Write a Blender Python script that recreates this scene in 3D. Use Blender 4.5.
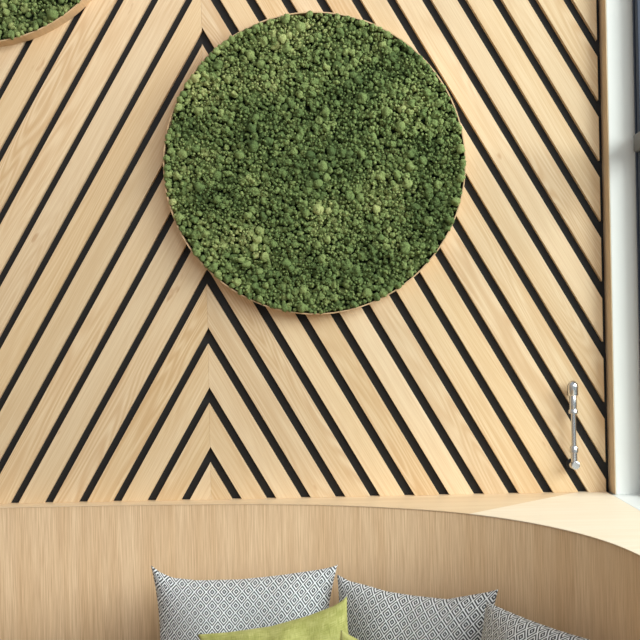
import bpy, bmesh, math, random
import numpy as np
from mathutils import Matrix, Vector

for o in list(bpy.data.objects):
    bpy.data.objects.remove(o)
S = bpy.context.scene
C = S.collection

# ------------------------------------------------------------------ camera
CAM_Z = 1.55
cd = bpy.data.cameras.new('camera')
cam = bpy.data.objects.new('camera', cd)
C.objects.link(cam)
cd.sensor_fit = 'HORIZONTAL'
cd.sensor_width = 36.0
cd.lens = 36.0 * 1000.0 / 640.0
cd.shift_y = 8.0 / 640.0
cam.matrix_world = (Matrix.Translation((0, -3.0, CAM_Z)) @ Matrix.Rotation(math.radians(90), 4, 'X')
                    @ Matrix.Rotation(math.radians(-1.15), 4, 'Z'))
S.camera = cam

# ------------------------------------------------------------------ world and light
W = bpy.data.worlds.new('world')
S.world = W
W.use_nodes = True
bg = W.node_tree.nodes['Background']
bg.inputs['Color'].default_value = (0.93, 0.97, 1.0, 1)
bg.inputs['Strength'].default_value = 0.41

def area(name, loc, target, sx, sy, power, col=(1, 1, 1)):
    ld = bpy.data.lights.new(name, 'AREA')
    ld.shape = 'RECTANGLE'
    ld.size, ld.size_y, ld.energy, ld.color = sx, sy, power, col
    ob = bpy.data.objects.new(name, ld)
    C.objects.link(ob)
    ob.location = loc
    ob.rotation_euler = (Vector(target) - Vector(loc)).to_track_quat('-Z', 'Y').to_euler()
    return ob

# daylight through the window beside the bench, plus an added fill lamp from the unseen right front
area('daylight_side_window', (4.6, -2.5, 3.5), (0.0, -0.3, 1.4), 4.4, 3.0, 460, (1.0, 0.99, 0.975))
area('front_fill_light', (2.6, -6.0, 3.8), (-0.5, 0.0, 1.6), 4.0, 2.6, 125, (1.0, 0.99, 0.97))

vs = S.view_settings
vs.view_transform = 'Standard'
vs.look = 'None'
vs.gamma = 1.0
vs.use_curve_mapping = False
vs.exposure = 0.3

# ------------------------------------------------------------------ helpers
def srgb(r, g, b):
    f = lambda c: c / 12.92 if c <= 0.04045 else ((c + 0.055) / 1.055) ** 2.4
    return (f(r / 255), f(g / 255), f(b / 255), 1)

class NT:
    def __init__(s, name):
        s.m = bpy.data.materials.new(name)
        s.m.use_nodes = True
        s.t = s.m.node_tree
        s.b = s.t.nodes['Principled BSDF']
    def n(s, kind, **kw):
        nd = s.t.nodes.new(kind)
        for k, v in kw.items():
            if k.startswith('i_'):
                nd.inputs[int(k[2:])].default_value = v
            else:
                setattr(nd, k, v)
        return nd
    def l(s, a, b):
        s.t.links.new(a, b)
    def math(s, op, a, b=None, c=None):
        nd = s.n('ShaderNodeMath', operation=op)
        for i, v in enumerate((a, b, c)):
            if v is None: continue
            if isinstance(v, (int, float)): nd.inputs[i].default_value = v
            else: s.l(v, nd.inputs[i])
        return nd.outputs[0]
    def mix(s, fac, a, b, blend='MIX'):
        nd = s.n('ShaderNodeMix', data_type='RGBA', blend_type=blend)
        for i, v in ((0, fac), (6, a), (7, b)):
            if isinstance(v, (int, float, tuple)): nd.inputs[i].default_value = v
            else: s.l(v, nd.inputs[i])
        return nd.outputs[2]
    def noise(s, vec, scale, detail=2.0, rough=0.5, dist=0.0):
        nd = s.n('ShaderNodeTexNoise')
        nd.inputs['Scale'].default_value = scale
        nd.inputs['Detail'].default_value = detail
        nd.inputs['Roughness'].default_value = rough
        nd.inputs['Distortion'].default_value = dist
        s.l(vec, nd.inputs['Vector'])
        return nd.outputs[0]
    def mapv(s, vec, scale):
        nd = s.n('ShaderNodeMapping')
        nd.inputs['Scale'].default_value = scale
        s.l(vec, nd.inputs['Vector'])
        return nd.outputs[0]
    def ramp(s, fac, stops, interp='LINEAR'):
        nd = s.n('ShaderNodeValToRGB')
        r = nd.color_ramp
        r.interpolation = interp
        while len(r.elements) < len(stops): r.elements.new(0.5)
        for e, (p, c) in zip(r.elements, stops):
            e.position = p
            e.color = c
        s.l(fac, nd.inputs[0])
        return nd.outputs[0]
    def bump(s, h, strength, dist):
        nd = s.n('ShaderNodeBump')
        nd.inputs['Strength'].default_value = strength
        nd.inputs['Distance'].default_value = dist
        s.l(h, nd.inputs['Height'])
        s.l(nd.outputs[0], s.b.inputs['Normal'])

def wood(name, light, mid, dark, grain=(1, 0, 0), bands=0.5, fibre=0.5, vary=0.0, rough=0.55, fscale=1.0, bscale=1.0):
    """Oak: stretched noise for growth bands and fibres, grain along the given axis of the object."""
    t = NT(name)
    co = t.n('ShaderNodeTexCoord').outputs['Object']
    oi = t.n('ShaderNodeObjectInfo').outputs['Random']
    off = t.n('ShaderNodeVectorMath', operation='ADD')
    cm = t.n('ShaderNodeCombineXYZ')
    for i, k in enumerate((37.0, 91.0, 53.0)):
        t.l(t.math('MULTIPLY', oi, k), cm.inputs[i])
    t.l(co, off.inputs[0]); t.l(cm.outputs[0], off.inputs[1])
    v = off.outputs[0]
    sc = lambda a, b: tuple(a if g else b for g in grain)
    nb = t.noise(t.mapv(v, sc(0.75 * bscale, 9 * bscale)), 1.0, 1.5, 0.45, 0.25)
    band = t.math('SINE', t.math('MULTIPLY', nb, 105.0))
    band = t.math('MULTIPLY_ADD', band, 0.5, 0.5)
    gate = t.ramp(t.noise(t.mapv(v, sc(0.9, 5)), 1.0, 1.0), [(0.42, (0.1, 0.1, 0.1, 1)), (0.66, (1, 1, 1, 1))])
    band = t.math('MULTIPLY', band, gate)
    fib = t.noise(t.mapv(v, sc(5 * fscale, 330 * fscale)), 1.0, 3.0, 0.6)
    broad = t.noise(t.mapv(v, sc(0.8, 22)), 1.0, 2.0, 0.5)
    fr = t.ramp(fib, [(0.36, (0, 0, 0, 1)), (0.66, (1, 1, 1, 1))])
    br = t.ramp(broad, [(0.32, (0, 0, 0, 1)), (0.68, (1, 1, 1, 1))])
    col = t.mix(br, light, mid)
    col = t.mix(t.math('MULTIPLY', fr, fibre), col, dark)
    col = t.mix(t.math('MULTIPLY', band, bands), col, dark)
    # a few small knots / pores
    if vary:
        hs = t.n('ShaderNodeHueSaturation')
        t.l(t.math('MULTIPLY_ADD', oi, vary, 1.0 - vary * 0.5), hs.inputs['Value'])
        r2 = t.math('FRACT', t.math('MULTIPLY', oi, 7.31))
        t.l(t.math('MULTIPLY_ADD', r2, 0.10, 0.97), hs.inputs['Saturation'])
        t.l(col, hs.inputs['Color'])
        col = hs.outputs[0]
        kn = t.noise(t.mapv(v, sc(9, 26)), 1.0, 2.0)
        kr = t.ramp(kn, [(0.735, (0, 0, 0, 1)), (0.79, (1, 1, 1, 1))])
        col = t.mix(t.math('MULTIPLY', kr, 0.45), col, srgb(176, 122, 78))
    t.l(col, t.b.inputs['Base Color'])
    t.b.inputs['Roughness'].default_value = rough
    t.b.inputs['Specular IOR Level'].default_value = 0.3
    t.bump(fib, 0.12, 0.0006)
    return t.m

def plain(name, col, rough=0.6, metal=0.0, spec=0.4, nscale=None, namt=0.06, bump=0.0):
    t = NT(name)
    t.b.inputs['Roughness'].default_value = rough
    t.b.inputs['Metallic'].default_value = metal
    t.b.inputs['Specular IOR Level'].default_value = spec
    co = t.n('ShaderNodeTexCoord').outputs['Object']
    nz = t.noise(co, nscale or 30.0, 3.0)
    d = tuple(c * (1 - namt * 2) for c in col[:3]) + (1,)
    t.l(t.mix(nz, d, col), t.b.inputs['Base Color'])
    if bump: t.bump(nz, bump, 0.001)
    return t.m

BOARD = wood('board_oak', srgb(235, 211, 176), srgb(227, 200, 162), srgb(203, 164, 120), (1, 0, 0), 0.62, 0.42, 0.08, bscale=1.5)
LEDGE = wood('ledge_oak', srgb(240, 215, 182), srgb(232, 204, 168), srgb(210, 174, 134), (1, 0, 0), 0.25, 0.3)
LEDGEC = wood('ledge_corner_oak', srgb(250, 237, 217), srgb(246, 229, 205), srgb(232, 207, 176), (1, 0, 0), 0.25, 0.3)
BACK = wood('backrest_veneer', srgb(236, 205, 168), srgb(225, 191, 152), srgb(174, 133, 96), (0, 0, 1), 0.0, 0.58, 0.0, 0.5, 1.7)
TRIM = wood('trim_oak', srgb(226, 204, 174), srgb(216, 192, 160), srgb(192, 164, 130), (0, 0, 1), 0.1, 0.4)
RIM = wood('rim_oak', srgb(220, 188, 148), srgb(206, 172, 132), srgb(180, 146, 108), (1, 1, 0), 0.05, 0.3)
BLACK = plain('black_backing', srgb(36, 37, 40), 0.75, nscale=60)
WHITE = plain('white_plaster', srgb(243, 244, 241), 0.8, nscale=12, namt=0.02, bump=0.05)
PLASTER = plain('warm_grey_plaster', srgb(150, 142, 132), 0.85, nscale=10, namt=0.03)
SILLM = plain('white_sill_paint', srgb(240, 241, 240), 0.45, nscale=8, namt=0.02)
FRAME = plain('window_aluminium', srgb(50, 60, 80), 0.55, 0.0, nscale=40)
GASKET = plain('window_gasket', srgb(22, 24, 28), 0.6)
TRANS = plain('transom_grey', srgb(112, 112, 112), 0.45, 0.3, nscale=40)
CHROME = plain('polished_steel', srgb(214, 214, 216), 0.2, 1.0, nscale=20, namt=0.0)
DARKST = plain('dark_steel', srgb(60, 60, 62), 0.4, 0.9)
SEATM = plain('seat_fabric', srgb(120, 118, 112), 0.9, nscale=400, namt=0.15, bump=0.3)
FLOORM = wood('floor_oak', srgb(190, 165, 132), srgb(176, 150, 116), srgb(146, 118, 86), (1, 0, 0), 0.3, 0.4)

def glass_mat():
    t = NT('window_glass')
    tr = t.n('ShaderNodeBsdfTransparent')
    tr.inputs[0].default_value = (0.92, 0.96, 0.95, 1)
    gl = t.n('ShaderNodeBsdfGlossy')
    gl.inputs['Roughness'].default_value = 0.02
    mx = t.n('ShaderNodeMixShader', i_0=0.08)
    t.l(tr.outputs[0], mx.inputs[1]); t.l(gl.outputs[0], mx.inputs[2])
    t.l(mx.outputs[0], t.t.nodes['Material Output'].inputs[0])
    return t.m
GLASS = glass_mat()

def diamond_mat(name, px, pz, ux=0.0, uz=0.0, light=(243, 245, 248), dark=(46, 48, 54)):
    """Woven concentric diamond print, by the cushion's own UV in metres."""
    t = NT(name)
    uv = t.n('ShaderNodeUVMap').outputs[0]
    sx = t.n('ShaderNodeSeparateXYZ')
    t.l(uv, sx.inputs[0])
    fx = t.math('ABSOLUTE', t.math('SUBTRACT', t.math('FRACT', t.math('MULTIPLY_ADD', sx.outputs[0], 1 / px, 50.0 + ux)), 0.5))
    fy = t.math('ABSOLUTE', t.math('SUBTRACT', t.math('FRACT', t.math('MULTIPLY_ADD', sx.outputs[1], 1 / pz, 50.0 + uz)), 0.5))
    d = t.math('ADD', fx, fy)
    e = t.math('MULTIPLY', t.math('ABSOLUTE', t.math('SUBTRACT', d, 0.5)), 2.0)
    wob = t.noise(uv, 900.0, 1.0)
    e = t.math('ADD', e, t.math('MULTIPLY_ADD', wob, 0.06, -0.03))
    Wc, Kc = srgb(*light), srgb(*dark)
    col = t.ramp(e, [(0.0, Wc), (0.12, Kc), (0.37, Wc), (0.60, Kc), (0.87, Wc)], 'CONSTANT')
    thr = t.noise(t.mapv(uv, (1500, 700, 1)), 1.0, 1.0)
    col = t.mix(t.math('MULTIPLY', thr, 0.22), col, srgb(150, 154, 162))
    t.l(col, t.b.inputs['Base Color'])
    t.b.inputs['Roughness'].default_value = 0.85
    t.b.inputs['Sheen Weight'].default_value = 0.15
    t.bump(thr, 0.25, 0.001)
    return t.m

def linen_mat():
    t = NT('olive_linen')
    uv = t.n('ShaderNodeUVMap').outputs[0]
    a = t.noise(t.mapv(uv, (700, 40, 1)), 1.0, 2.0)
    b = t.noise(t.mapv(uv, (40, 700, 1)), 1.0, 2.0)
    c = t.noise(uv, 28.0, 3.0)
    f = t.math('MULTIPLY', t.math('ADD', t.math('ADD', a, b), c), 0.3333)
    col = t.ramp(f, [(0.34, srgb(134, 136, 62)), (0.5, srgb(178, 178, 100)), (0.66, srgb(212, 210, 142))])
    t.l(col, t.b.inputs['Base Color'])
    t.b.inputs['Roughness'].default_value = 0.8
    t.b.inputs['Sheen Weight'].default_value = 0.1
    t.bump(f, 0.5, 0.003)
    return t.m
LINEN = linen_mat()

def moss_mat(name, use_attr):
    t = NT(name)
    co = t.n('ShaderNodeNewGeometry').outputs['Position']
    if use_attr:
        at = t.n('ShaderNodeAttribute', attribute_name='tint')
        r = at.outputs['Fac']
    else:
        r = t.n('ShaderNodeObjectInfo').outputs['Random']
    patch = t.noise(co, 6.5, 2.0)
    pr = t.ramp(patch, [(0.35, (0, 0, 0, 1)), (0.68, (1, 1, 1, 1))])
    f = t.math('ADD', t.math('MULTIPLY', r, 0.45), t.math('MULTIPLY', pr, 0.42))
    fine = t.noise(co, 420.0, 3.0, 0.7)
    f = t.math('ADD', f, t.math('MULTIPLY_ADD', fine, 0.7, -0.35))
    col = t.ramp(f, [(0.0, srgb(84, 104, 62)), (0.33, srgb(124, 145, 88)), (0.62, srgb(156, 172, 108)), (0.86, srgb(196, 202, 134)), (1.0, srgb(222, 220, 164))])
    t.l(col, t.b.inputs['Base Color'])
    t.b.inputs['Roughness'].default_value = 0.9
    t.b.inputs['Specular IOR Level'].default_value = 0.15
    fb = t.noise(co, 300.0, 4.0, 0.75)
    t.bump(fb, 1.0, 0.006)
    return t.m
MOSS_P = moss_mat('moss_tufts', False)
MOSS_S = moss_mat('moss_mass', True)
MOSS_BASE = plain('moss_ground', srgb(40, 58, 34), 0.95, nscale=150, namt=0.2)

def link(name, me, mat, parent=None):
    ob = bpy.data.objects.new(name, me)
    C.objects.link(ob)
    if mat and not me.materials: me.materials.append(mat)
    ob.parent = parent
    return ob

def from_bm(name, bm, mat, parent=None, smooth=False):
    bmesh.ops.recalc_face_normals(bm, faces=bm.faces[:])
    me = bpy.data.meshes.new(name)
    bm.to_mesh(me); bm.free()
    if smooth:
        for p in me.polygons: p.use_smooth = True
    return link(name, me, mat, parent)

def add_box(bm, x0, x1, y0, y1, z0, z1, bevel=0.0):
    r = bmesh.ops.create_cube(bm, size=1.0)
    for v in r['verts']:
        v.co = Vector(((x0 + x1) / 2 + v.co.x * (x1 - x0), (y0 + y1) / 2 + v.co.y * (y1 - y0), (z0 + z1) / 2 + v.co.z * (z1 - z0)))
    if bevel:
        es = list({e for v in r['verts'] for e in v.link_edges})
        bmesh.ops.bevel(bm, geom=es, offset=bevel, segments=2, affect='EDGES', profile=0.5)

def box(name, mat, parent, *a, bevel=0.0):
    bm = bmesh.new(); add_box(bm, *a, bevel=bevel)
    return from_bm(name, bm, mat, parent)

def thing(name, label, cat, loc=(0, 0, 0), group=None):
    o = bpy.data.objects.new(name, None)
    C.objects.link(o)
    o.empty_display_size = 0.05
    o.location = loc
    tag(o, label, cat, group)
    return o

def tag(o, label, cat, group=None):
    o['label'] = label; o['category'] = cat
    if group: o['group'] = group

def struct(o, label=None, cat=None):
    o['kind'] = 'structure'
    if label: o['label'] = label
    if cat: o['category'] = cat
    return o

def prism(bm, pts, z0, z1, inset=0.0):
    """Vertical prism of a horizontal outline; optional small chamfer by inset on top."""
    lo = [bm.verts.new((x, y, z0)) for x, y in pts]
    hi = [bm.verts.new((x, y, z1)) for x, y in pts]
    n = len(pts)
    bm.faces.new(lo[::-1]); bm.faces.new(hi)
    for i in range(n):
        bm.faces.new((lo[i], lo[(i + 1) % n], hi[(i + 1) % n], hi[i]))

# ------------------------------------------------------------------ setting
SEAM_X = -0.337
LEDGE_Z = 1.0415
WALL_L, WALL_R, WALL_TOP = -2.6, 0.8485, 3.4
BT = 0.017                                   # boards stand proud of the black backing; board faces at y = 0

floor = box('floor', FLOORM, None, -2.75, 1.3, -7.0, 0.06, -0.03, 0.0)
struct(floor, 'pale oak floor in front of the bench', 'floor')

wall_back = box('wall_back', BLACK, None, WALL_L - 0.02, 0.8605, BT, 0.06, 0.0, WALL_TOP)
struct(wall_back, 'chevron wall of pale oak boards on a black backing', 'wall')

def clip(poly, a, b, c):
    """Keep the part of a convex outline where a*x + b*z <= c."""
    out = []
    for i in range(len(poly)):
        p, q = poly[i], poly[(i + 1) % len(poly)]
        dp, dq = a * p[0] + b * p[1] - c, a * q[0] + b * q[1] - c
        if dp <= 0: out.append(p)
        if (dp < 0 < dq) or (dq < 0 < dp):
            s = dp / (dp - dq)
            out.append((p[0] + (q[0] - p[0]) * s, p[1] + (q[1] - p[1]) * s))
    return out

GROOVE = {-1: 0.0445, 1: 0.0512}              # groove measured vertically, on either side of the seam
T60 = math.tan(math.radians(60))
apex = lambda k, side: 1.176 + 0.1795 * (k - 1) + 0.00006 * (k - 1) ** 2 - (0.008 * min(1.0, max(0, k - 1) / 5) if side < 0 else 0)   # centre of groove k at the seam

def board_mesh(poly, side):
    """poly in (x, z) of the wall -> mesh in the board's own frame (x along, y across, z out of the wall)."""
    cx = sum(p[0] for p in poly) / len(poly); cz = sum(p[1] for p in poly) / len(poly)
    ang = math.radians(60) if side < 0 else math.radians(-60)
    ca, sa = math.cos(ang), math.sin(ang)
    L = [((x - cx) * ca + (z - cz) * sa, -(x - cx) * sa + (z - cz) * ca) for x, z in poly]
    n = len(L)
    ar = sum(L[i][0] * L[(i + 1) % n][1] - L[(i + 1) % n][0] * L[i][1] for i in range(n))
    if ar < 0: L = L[::-1]
    def inset(L, d):
        out = []
        for i in range(n):
            p, q, r = Vector(L[i - 1]), Vector(L[i]), Vector(L[(i + 1) % n])
            n1 = Vector((-(q - p).y, (q - p).x)).normalized(); n2 = Vector((-(r - q).y, (r - q).x)).normalized()
            bis = (n1 + n2)
            out.append(q + bis * (d / max(0.25, 1 + n1.dot(n2))))
        return out
    I = inset(L, 0.0006)
    bm = bmesh.new()
    a = [bm.verts.new((x, y, 0)) for x, y in L]
    b = [bm.verts.new((x, y, BT - 0.0006)) for x, y in L]
    c = [bm.verts.new((p[0], p[1], BT)) for p in I]
    bm.faces.new(a[::-1]); bm.faces.new(c)
    for i in range(n):
        j = (i + 1) % n
        bm.faces.new((a[i], a[j], b[j], b[i])); bm.faces.new((b[i], b[j], c[j], c[i]))
    M = Matrix(((ca, -sa, 0, cx), (0, 0, -1, BT), (sa, ca, 0, cz), (0, 0, 0, 1)))
    return bm, M

for side in (-1, 1):
    for k in range(0, 38):
        zhi = apex(k + 1, side) - GROOVE[side] / 2 if k >= 0 else 0     # upper limit at the seam
        zlo = apex(k, side) + GROOVE[side] / 2 if k >= 1 else -9
        sx = SEAM_X + side * 0.0001
        far = WALL_L if side < 0 else WALL_R
        poly = [(min(sx, far), LEDGE_Z), (max(sx, far), LEDGE_Z), (max(sx, far), WALL_TOP), (min(sx, far), WALL_TOP)]
        # groove line: z = apex - T60 * |x - seam|
        g = side * T60
        poly = clip(poly, g, 1, zhi + g * SEAM_X)
        if poly: poly = clip(poly, -g, -1, -(zlo + g * SEAM_X))
        if len(poly) < 3: continue
        A = abs(sum(poly[i][0] * poly[(i + 1) % len(poly)][1] - poly[(i + 1) % len(poly)][0] * poly[i][1] for i in range(len(poly)))) / 2
        if A < 2e-4: continue
        cl = [poly[0]]
        for p in poly[1:]:
            if math.dist(p, cl[-1]) > 1e-4: cl.append(p)
        if math.dist(cl[0], cl[-1]) < 1e-4: cl.pop()
        if len(cl) < 3: continue
        bm, M = board_mesh(cl, side)
        ob = from_bm('board', bm, BOARD, wall_back)
        ob.matrix_world = M

# wooden reveal strip closing the boards at the window side
light_block_left = box('light_block_left', PLASTER, None, -2.75, -2.62, -7.0, 0.06, 0.0, 3.4)  # added out of view to cut ambient light on the curved backrest
struct(light_block_left, 'plain warm grey wall added out of view to block light from the left', 'wall')

trim = box('trim_1', TRIM, None, 0.8605, 0.8632, -0.05, 0.05, LEDGE_Z, WALL_TOP, bevel=0.0008)
struct(trim, 'narrow oak strip closing the chevron boards beside the white jamb', 'trim')

# right wall: jamb beside the boards and parapet under the sill
bm = bmesh.new()
add_box(bm, 0.8632, 1.06, -0.0505, 0.06, 0.0, WALL_TOP, bevel=0.002)
add_box(bm, 0.853, 1.06, -3.2, -0.0505, 0.0, LEDGE_Z - 0.02)
wall_right = from_bm('wall_right', bm, WHITE)
struct(wall_right, 'white plastered window wall with a narrow jamb', 'wall')

# window
FX = 0.9405
win = bpy.data.objects.new('window_1', None)
C.objects.link(win)
win.location = (FX, -1.6, LEDGE_Z)
struct(win, 'tall dark framed window above the white sill', 'window')
def wbox(name, mat, *a, bevel=0.0):
    ob = box(name, mat, None, *a, bevel=bevel)
    ob.parent = win
    ob.matrix_parent_inverse = Matrix.Translation(win.location).inverted()
    return ob
wbox('window_sill', SILLM, 0.8505, 1.06, -3.2, -0.051, LEDGE_Z - 0.02, LEDGE_Z, bevel=0.002)
wbox('gasket', GASKET, FX, FX + 0.01, -0.0595, -0.0505, LEDGE_Z, 2.9)
fr = bmesh.new()
add_box(fr, FX - 0.004, FX + 0.05, -0.071, -0.0595, LEDGE_Z, 2.9, bevel=0.0015)
add_box(fr, FX + 0.004, FX + 0.05, -0.0765, -0.071, LEDGE_Z, 2.9)
add_box(fr, FX - 0.002, FX + 0.05, -0.1, -0.0765, LEDGE_Z, 2.9, bevel=0.002)
ob = from_bm('frame', fr, FRAME); ob.parent = win; ob.matrix_parent_inverse = Matrix.Translation(win.location).inverted()
for y in (-1.35, -2.6):
    wbox('mullion', FRAME, FX, FX + 0.05, y - 0.03, y + 0.03, LEDGE_Z, 2.9, bevel=0.002)
wbox('bottom_rail', FRAME, FX, FX + 0.05, -3.2, -0.1, LEDGE_Z, LEDGE_Z + 0.02, bevel=0.002)
wbox('top_rail', FRAME, FX, FX + 0.05, -3.2, -0.1, 2.85, 2.9, bevel=0.002)
wbox('transom', TRANS, FX - 0.014, FX + 0.02, -3.2, -0.072, 2.045, 2.097, bevel=0.006)
for y0, y1 in ((-1.32, -0.1), (-2.57, -1.38), (-3.2, -2.63)):
    for z0, z1 in ((LEDGE_Z + 0.02, 2.045), (2.097, 2.85)):
        wbox('pane', GLASS, FX + 0.022, FX + 0.028, y0, y1, z0, z1)

# ------------------------------------------------------------------ bench (fixed banquette)
ctl = [(-2.6, -0.0614), (-1.3, -0.0614),
       (-0.9507, -0.0614), (-0.7315, -0.0564), (-0.4802, -0.0633), (-0.2586, -0.0786), (-0.0973, -0.0986), (0.0186, -0.1217), (0.1317, -0.1619), (0.2944, -0.2315), (0.3983, -0.2951), (0.4704, -0.367), (0.5499, -0.4546), (0.6187, -0.5723), (0.6706, -0.6926), (0.6902, -0.8117),
       (.700, -0.95), (.711, -1.1), (.714, -1.3), (.714, -2.2)]
P = np.array(ctl)
s = np.r_[0, np.cumsum(np.hypot(*np.diff(P, axis=0).T))]
ss = np.linspace(0, s[-1], 150)
K = np.c_[np.interp(ss, s, P[:, 0]), np.interp(ss, s, P[:, 1])]
for _ in range(14):
    K[1:-1] = 0.25 * K[:-2] + 0.5 * K[1:-1] + 0.25 * K[2:]
tg = np.gradient(K, axis=0); tg /= np.hypot(tg[:, 0], tg[:, 1])[:, None]
NRM = np.c_[tg[:, 1], -tg[:, 0]]             # towards the room
def off(d): return K + NRM * d
def curve_y(x): return float(np.interp(x, K[:, 0], K[:, 1]))

bench = thing('bench', 'curved oak bench with a veneered backrest and flat ledge below the chevron boards', 'bench', (-0.2, -0.4, 0.0))
def bpart(name, bm, mat, smooth=False):
    ob = from_bm(name, bm, mat, None, smooth)
    ob.parent = bench
    ob.matrix_parent_inverse = Matrix.Translation(bench.location).inverted()
    return ob

def band(bm, A, B, z0, z1):
    """Closed solid between two polylines A (front) and B (behind)."""
    n = len(A)
    V = [[bm.verts.new((p[0], p[1], z)) for p in L] for L in (A, B) for z in (z0, z1)]   # A0 A1 B0 B1
    a0, a1, b0, b1 = V
    for i in range(n - 1):
        bm.faces.new((a0[i], a0[i + 1], a1[i + 1], a1[i]))
        bm.faces.new((b0[i], b1[i], b1[i + 1], b0[i + 1]))
        bm.faces.new((a1[i], a1[i + 1], b1[i + 1], b1[i]))
        bm.faces.new((a0[i], b0[i], b0[i + 1], a0[i + 1]))
    for i in (0, n - 1):
        bm.faces.new((a0[i], a1[i], b1[i], b0[i]))

LT = 0.002
bm = bmesh.new(); band(bm, off(0.0), off(-0.018), 0.30, LEDGE_Z - LT)
ob = bpart('backrest', bm, BACK)
for p in ob.data.polygons: p.use_smooth = abs(p.normal.z) < 0.5

# ledge: a long strip and a corner panel, mitred along a line
J0, J1 = Vector((0.775, BT - 0.001)), Vector((0.365, -0.335))
F = off(0.0008)
ji = min(range(len(F)), key=lambda i: abs((F[i][0] - J1.x) * (J0.y - J1.y) - (F[i][1] - J1.y) * (J0.x - J1.x)) + (10 if F[i][0] < 0.2 or F[i][0] > .5 else 0))
gap = 0.0004
strip = [(p[0], p[1]) for p in F[:ji + 1]] + [(J0.x - gap, J0.y), (WALL_L, J0.y)]
corner = [(p[0], p[1]) for p in F[ji:]] + [(0.85, -2.2), (0.85, J0.y), (J0.x + gap, J0.y)]
bm = bmesh.new(); prism(bm, strip, LEDGE_Z - LT, LEDGE_Z)
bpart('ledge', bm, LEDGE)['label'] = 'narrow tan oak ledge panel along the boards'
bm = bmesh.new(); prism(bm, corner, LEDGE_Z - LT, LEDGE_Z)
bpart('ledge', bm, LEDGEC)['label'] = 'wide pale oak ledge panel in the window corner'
SEAT_Z = 0.42
bm = bmesh.new(); band(bm, off(0.50), off(0.004), SEAT_Z - 0.07, SEAT_Z)
bpart('seat', bm, SEATM)
bm = bmesh.new(); band(bm, off(0.44), off(0.01), 0.0, SEAT_Z - 0.07)
bpart('base', bm, BACK)

# ------------------------------------------------------------------ moss discs
def ico(sub):
    bm = bmesh.new(); bmesh.ops.create_icosphere(bm, subdivisions=sub, radius=1.0)
    v = np.array([x.co[:] for x in bm.verts]); f = np.array([[q.index for q in x.verts] for x in bm.faces])
    bm.free(); return v, f

def lumpy(v, rng, nl, amp):
    """Cauliflower-like tuft: a ball with rounded lumps pushed out."""
    d = rng.normal(size=(nl, 3)); d /= np.linalg.norm(d, axis=1)[:, None]
    dots = v @ d.T
    best = dots.max(1)
    r = 0.58 + amp * np.clip((best - 0.76) / 0.24, 0, 1) ** 0.55 + rng.normal(0, 0.04, len(v))
    return v * r[:, None]

rng = np.random.default_rng(11)
v3, f3 = ico(3); v2, f2 = ico(2); v1, f1 = ico(1)
VAR3 = []
for i in range(10):
    vv = lumpy(v3, rng, 17, 0.46) * rng.uniform(0.8, 1.15, 3)
    me = bpy.data.meshes.new('moss_tuft')
    me.from_pydata(vv.tolist(), [], f3.tolist())
    for p in me.polygons: p.use_smooth = True
    me.materials.append(MOSS_P)
    VAR3.append(me)
VAR2 = [lumpy(v2, rng, 9, 0.46) * rng.uniform(0.8, 1.2, 3) for _ in range(14)]
MID3 = [lumpy(v3, rng, 14, 0.46) * rng.uniform(0.8, 1.2, 3) for _ in range(14)]

def rotm(rng):
    q = rng.normal(size=4); q /= np.linalg.norm(q); w, x, y, z = q
    return np.array([[1 - 2 * (y * y + z * z), 2 * (x * y - z * w), 2 * (x * z + y * w)],
                     [2 * (x * y + z * w), 1 - 2 * (x * x + z * z), 2 * (y * z - x * w)],
                     [2 * (x * z - y * w), 2 * (y * z + x * w), 1 - 2 * (x * x + y * y)]])

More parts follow.
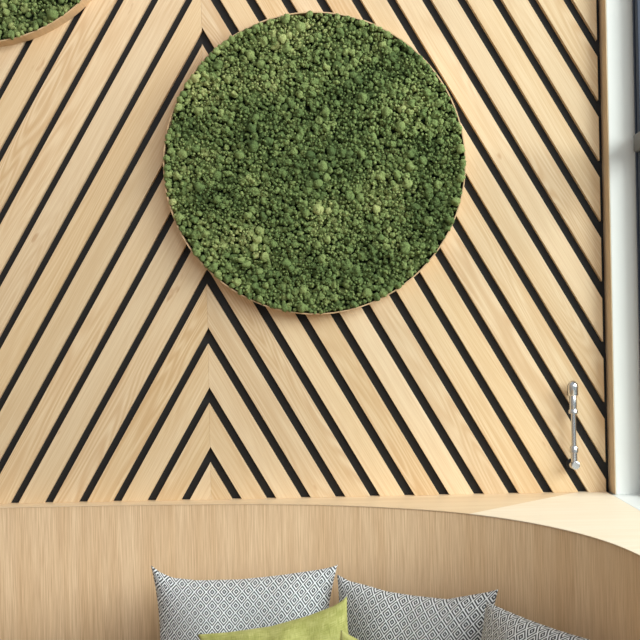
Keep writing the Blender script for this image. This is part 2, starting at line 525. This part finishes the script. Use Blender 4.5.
def moss_disc(label, cx, cz, R, nbig, seed, fine):
    rng = np.random.default_rng(seed)
    root = thing('moss_disc', label, 'wall decor', (cx, 0.0, cz), 'round moss panels on the chevron wall')
    D = 0.05
    # rim: thin bent oak ring
    bm = bmesh.new(); n = 120; ring = []
    for i in range(n):
        a = 2 * math.pi * i / n; c, s_ = math.cos(a), math.sin(a)
        ring.append([bm.verts.new((r * c, y, r * s_)) for r, y in ((R, 0.0), (R, -D), (R - 0.0035, -D), (R - 0.0035, 0.0))])
    for i in range(n):
        p, q = ring[i], ring[(i + 1) % n]
        for j in range(4):
            f = bm.faces.new((p[j], p[(j + 1) % 4], q[(j + 1) % 4], q[j])); f.smooth = True
    rim = from_bm('rim', bm, RIM, root)
    md = rim.modifiers.new('edges', 'EDGE_SPLIT'); md.split_angle = math.radians(40)
    # ground the tufts grow on
    bm = bmesh.new()
    r = bmesh.ops.create_cone(bm, cap_ends=True, segments=96, radius1=R - 0.004, radius2=R - 0.004, depth=0.02)
    for v in bm.verts: v.co = Vector((v.co.x, -0.012 + v.co.z, v.co.y))
    from_bm('moss_base', bm, MOSS_BASE, root)
    # tufts: dart throwing, big ones first
    cell = 0.02; grid = {}
    spots = []
    def ok(x, z, rad, fac):
        gx, gz = int(x // cell), int(z // cell)
        for i in range(gx - 2, gx + 3):
            for j in range(gz - 2, gz + 3):
                for (x2, z2, r2) in grid.get((i, j), ()):
                    if (x - x2) ** 2 + (z - z2) ** 2 < ((rad + r2) * fac) ** 2: return False
        return True
    def throw(count, r0, r1, fac, tries):
        got = 0
        for _ in range(tries):
            if got >= count: break
            a = rng.uniform(0, 2 * math.pi); rad = rng.uniform(r0, r1)
            q = (R - 0.003 - rad * 0.62) * math.sqrt(rng.uniform(0, 1))
            x, z = q * math.cos(a), q * math.sin(a)
            if not ok(x, z, rad, fac): continue
            grid.setdefault((int(x // cell), int(z // cell)), []).append((x, z, rad))
            spots.append((x, z, rad)); got += 1
        return got
    def depth(x, z, rad, jit):
        # tufts at the edge spill over the front of the rim instead of through it
        y = -0.022 - jit
        if math.hypot(x, z) + rad > R - 0.004: y = min(y, -0.047 - 0.62 * rad)
        return y
    throw(nbig, 0.0125, 0.0165, 0.78, nbig * 6)
    nb = len(spots)
    throw(1100, 0.0088, 0.0122, 0.72, 15000)
    throw(2500, 0.0055, 0.0082, 0.66, 24000)
    for x, z, rad in spots[:nb]:
        ob = link('moss_tuft', VAR3[int(rng.integers(len(VAR3)))], None, root)
        ob.location = (x, depth(x, z, rad, 0.008 + rng.uniform(0, 0.024)), z)
        ob.rotation_euler = tuple(rng.uniform(0, 6.28, 3))
        ob.scale = (rad * 1.05,) * 3
    VS, FS, TS = [], [], []; base = 0
    for x, z, rad in spots[nb:]:
        hi = fine and rad > 0.0085
        tv, tf = (MID3, f3) if hi else (VAR2, f2)
        vv = tv[int(rng.integers(14))] @ rotm(rng).T * rad * 1.14 + np.array([x, depth(x, z, rad, rng.uniform(0, 0.030)), z])
        VS.append(vv); FS.append(tf + base); base += len(vv); TS.append(np.full(len(vv), rng.uniform(0, 1)))
    # small buds that roughen the tops of the tufts
    for x, z, rad in spots:
        for _ in range(4 if fine else 2):
            a, q = rng.uniform(0, 6.28), rad * rng.uniform(0.1, 0.9)
            bx, bz = x + q * math.cos(a), z + q * math.sin(a)
            if math.hypot(bx, bz) > R - 0.002: continue
            br = rng.uniform(0.0026, 0.0050)
            y = -0.038 - math.sqrt(max(0.0, rad * rad - q * q)) * 0.8 - rng.uniform(0, 0.014)
            vv = v1 * rng.uniform(0.7, 1.3, (len(v1), 1)) @ rotm(rng).T * br + np.array([bx, y, bz])
            VS.append(vv); FS.append(f1 + base); base += len(vv); TS.append(np.full(len(vv), rng.uniform(0.1, 1)))
    V = np.concatenate(VS); Fc = np.concatenate(FS); T = np.concatenate(TS)
    me = bpy.data.meshes.new('moss')
    me.vertices.add(len(V)); me.vertices.foreach_set('co', V.astype(np.float32).ravel())
    me.loops.add(Fc.size); me.loops.foreach_set('vertex_index', Fc.astype(np.int32).ravel())
    me.polygons.add(len(Fc)); me.polygons.foreach_set('loop_start', np.arange(0, Fc.size, 3, dtype=np.int32))
    me.polygons.foreach_set('use_smooth', np.ones(len(Fc), dtype=bool))
    me.update(calc_edges=True)
    me.attributes.new('tint', 'FLOAT', 'POINT').data.foreach_set('value', T.astype(np.float32))
    ob = link('moss', me, MOSS_S, root)
    ob['kind'] = 'stuff'
    print('moss', nb, len(spots), len(Fc))
    return root

moss_disc('large round green moss panel in a thin oak rim overlapping the chevron seam', -0.0065, 2.037, 0.447, 280, 3, True)
moss_disc('round green moss panel hung higher than its neighbour, oak rim showing along its underside', -0.986, 2.857, 0.447, 280, 5, False)

# ------------------------------------------------------------------ steel pipe fitting on the boards
def lathe(bm, prof, seg=28):
    """prof: (radius, z) from bottom to top, around the z axis."""
    rings = []
    for r, z in prof:
        rings.append([bm.verts.new((r * math.cos(2 * math.pi * i / seg), r * math.sin(2 * math.pi * i / seg), z)) for i in range(seg)])
    for a, b in zip(rings[:-1], rings[1:]):
        for i in range(seg):
            f = bm.faces.new((a[i], a[(i + 1) % seg], b[(i + 1) % seg], b[i])); f.smooth = True
    bm.faces.new(rings[0][::-1]); bm.faces.new(rings[-1])

PX, PY, PZ = 0.7465, -0.032, 1.1165
pipe = thing('wall_pipe', 'upright polished steel pipe fitting with bullet cap fixed to the chevron boards', 'pipe fitting', (PX, 0.0, PZ))
def pp(name, prof, mat=CHROME, M=None):
    bm = bmesh.new(); lathe(bm, [(r * 1.17, z * (1.035 if not M else 1.0)) for r, z in prof])
    bm.transform(M if M else Matrix.Translation((0, PY, 0)))
    ob = from_bm(name, bm, mat, pipe)
    md = ob.modifiers.new('edges', 'EDGE_SPLIT'); md.split_angle = math.radians(35)
    return ob
capp = [(0.0128, 0.211), (0.0136, 0.2125), (0.0136, 0.236)] + [(0.0136 * math.cos(a), 0.236 + 0.018 * math.sin(a)) for a in np.linspace(0.15, 1.5, 9)]
pp('bullet_cap', capp)
pp('upper_sleeve', [(0.009, 0.172), (0.0092, 0.173), (0.0092, 0.2105), (0.009, 0.211)])
pp('ring', [(0.0100, 0.1585), (0.0118, 0.1600), (0.0118, 0.1690), (0.0100, 0.172)])
pp('rod', [(0.0062, 0.066), (0.0062, 0.1585)])
pp('collar', [(0.0088, 0.046), (0.0104, 0.048), (0.0104, 0.062), (0.0085, 0.066)])
pp('lower_sleeve', [(0.0080, 0.022), (0.0080, 0.046)])
RX = Matrix.Translation((0, PY, 0.0125)) @ Matrix.Rotation(math.radians(90), 4, 'X')
el = pp('elbow', [(0.004, -0.013)] + [(0.0132 * math.cos(a), 0.0132 * math.sin(a)) for a in np.linspace(-1.2, 1.2, 13)] + [(0.004, 0.013)], CHROME, Matrix.Translation((0, PY, 0.0125)))
pp('hex_nut', [(0.0105, 0.008), (0.0105, 0.0165), (0.0085, 0.018)], CHROME, RX).parent = el
pp('standoff', [(0.0070, 0.0), (0.0070, -PY - 0.006)], CHROME, Matrix.Translation((0, 0, 0.0125)) @ Matrix.Rotation(math.radians(90), 4, 'X'))
pp('standoff', [(0.0070, 0.0), (0.0070, -PY - 0.006)], CHROME, Matrix.Translation((0, 0, 0.228)) @ Matrix.Rotation(math.radians(90), 4, 'X'))
pp('wall_flange', [(0.0125, 0.0), (0.0125, 0.003), (0.0115, 0.004)], DARKST, Matrix.Translation((-0.002, 0, 0.0125)) @ Matrix.Rotation(math.radians(90), 4, 'X'))

# ------------------------------------------------------------------ cushions
def cushion(name, label, cat, mat, TL, TR, H, T, lean, group, sag_top=0.03, sag_side=0.025, tl_ear=0.0, tr_ear=0.0, seed=0,
            top_fn=None, crease=0.004, N=44, roll=None):
    """A filled square cover: TL and TR are its upper corners in the room; it leans so its foot comes forward.
    Sides are drawn in between the ears at the corners."""
    TL, TR = Vector(TL), Vector(TR)
    ax = (TR - TL); w = ax.length; ax.normalize()
    out = Vector((0, 0, 1)).cross(ax); out = -out if out.y > 0 else out; out.z = 0; out.normalize()   # towards the room
    dn = (Vector((0, 0, -1)) * math.cos(lean) + out * math.sin(lean))
    dn = (dn - ax * dn.dot(ax)).normalized()
    nr = ax.cross(dn); nr = -nr if nr.dot(out) < 0 else nr
    M = Matrix(((ax.x, nr.x, -dn.x, 0), (ax.y, nr.y, -dn.y, 0), (ax.z, nr.z, -dn.z, 0), (0, 0, 0, 1)))
    org = TL + (TR - TL) * 0.5 + dn * H                       # foot centre
    r = np.random.default_rng(seed)
    ph = r.uniform(0, 6.28, 8)
    def shape(u, v):
        # u, v in [-1, 1]; v = 1 is the top edge
        su = 1 - (1 - v * v) * 2 * sag_side / w              # sides drawn in mid height
        x = u * w / 2 * su
        st = (top_fn(u) if top_fn else sag_top * (1 - u * u)) * ((v + 1) / 2) ** 1.5
        sb = 0.02 * (1 - u * u) * ((1 - v) / 2) ** 2
        z = (v + 1) / 2 * H - st + sb
        th = T / 2 * ((1 - abs(u) ** 2.6) ** 0.62) * ((1 - abs(v) ** 2.6) ** 0.62)
        wr = crease * (math.sin(5 * u + 3 * v + ph[0]) + 0.7 * math.sin(9 * u - 4 * v + ph[1]) * abs(v) + 0.6 * math.sin(13 * u + ph[2]) * v * v)
        edge = (1 - u ** 4) * (1 - v ** 4)
        return x, z, th, wr * edge
    bm = bmesh.new(); uvl = bm.loops.layers.uv.new('UVMap')
    gr = [[None] * (N + 1) for _ in range(N + 1)], [[None] * (N + 1) for _ in range(N + 1)]
    info = {}
    pos = lambda i: math.sin((i / N - 0.5) * math.pi) * 0.55 + (i / N * 2 - 1) * 0.45
    for i in range(N + 1):
        for j in range(N + 1):
            u, v = pos(i), pos(j)
            x, z, th, wr = shape(u, v)
            rim = i in (0, N) or j in (0, N)
            for sd in (0, 1):
                if sd and rim: gr[1][i][j] = gr[0][i][j]; continue
                y = (th + wr) if sd == 0 else -(th * 0.8 + wr * 0.5)
                if not rim: y += (0.0012 if sd == 0 else -0.0012)
                vt = bm.verts.new((x, y, z)); gr[sd][i][j] = vt
                info[vt] = (u * w / 2, (v + 1) / 2 * H)
    for sd in (0, 1):
        for i in range(N):
            for j in range(N):
                q = [gr[sd][i][j], gr[sd][i + 1][j], gr[sd][i + 1][j + 1], gr[sd][i][j + 1]]
                f = bm.faces.new(q if sd == 0 else q[::-1]); f.smooth = True
                for lp in f.loops: lp[uvl].uv = info[lp.vert]
    ob = from_bm(name, bm, mat)
    ob.matrix_world = Matrix.Translation(org) @ M
    tag(ob, label, cat, group)
    return ob

DIA1 = diamond_mat('diamond_weave', 0.0345, 0.042)
DIA3 = diamond_mat('diamond_weave_fine', 0.036, 0.040, 0.3, 0.2)

t = math.radians(1.15)
GP = 'cushions along the bench'
# upper corners stand in the room in front of the curved backrest; top_fn is the droop of the top edge
tab = lambda us, ds: (lambda u: float(np.interp(u, us, ds)))
cushion('cushion', 'black and white diamond cushion behind the olive cushion with the raised corner', 'cushion', DIA1,
        (-0.4885, -0.19, 0.893), (0.036, -0.20, 0.886), 0.478, 0.15, math.radians(14), GP,
        top_fn=tab([-1, -.9, -.76, -.5, -.05, .38, .82, .93, 1], [0, .019, .034, .041, .039, .028, .012, .006, 0]), seed=1, sag_side=0.034)
cushion('cushion', 'black and white diamond cushion between the other two diamond cushions', 'cushion', DIA1,
        (0.0335, -0.235, 0.868), (0.443, -0.44, 0.872), 0.460, 0.15, math.radians(15), GP,
        top_fn=tab([-1, -.84, -.59, -.34, -.025, .4, .66, .85, 1], [0, .014, .022, .032, .036, .037, .022, .011, 0]), seed=2)
cushion('cushion', 'black and white diamond cushion turned along the curve towards the window', 'cushion', DIA3,
        (0.402, -0.50, 0.858), (0.612, -0.88, 0.863), 0.450, 0.14, math.radians(15), GP,
        top_fn=lambda u: 0.008 * (1 - u * u), seed=3)
cushion('cushion', 'olive green linen cushion with one corner raised', 'cushion', LINEN,
        (-0.334, -0.40, 0.760), (0.056, -0.42, 0.858), 0.36, 0.13, math.radians(20), GP,
        top_fn=tab([-1, -.6, -.05, .45, .8, .93, 1], [0, .014, .026, .024, .016, .008, 0]), seed=4, crease=0.007)
cushion('cushion', 'olive green linen cushion low in front, leaning on the other olive one', 'cushion', LINEN,
        (0.036, -0.56, 0.812), (0.33, -0.63, 0.70), 0.30, 0.12, math.radians(22), GP,
        top_fn=lambda u: 0.008 * (1 - u * u), seed=5, crease=0.006)
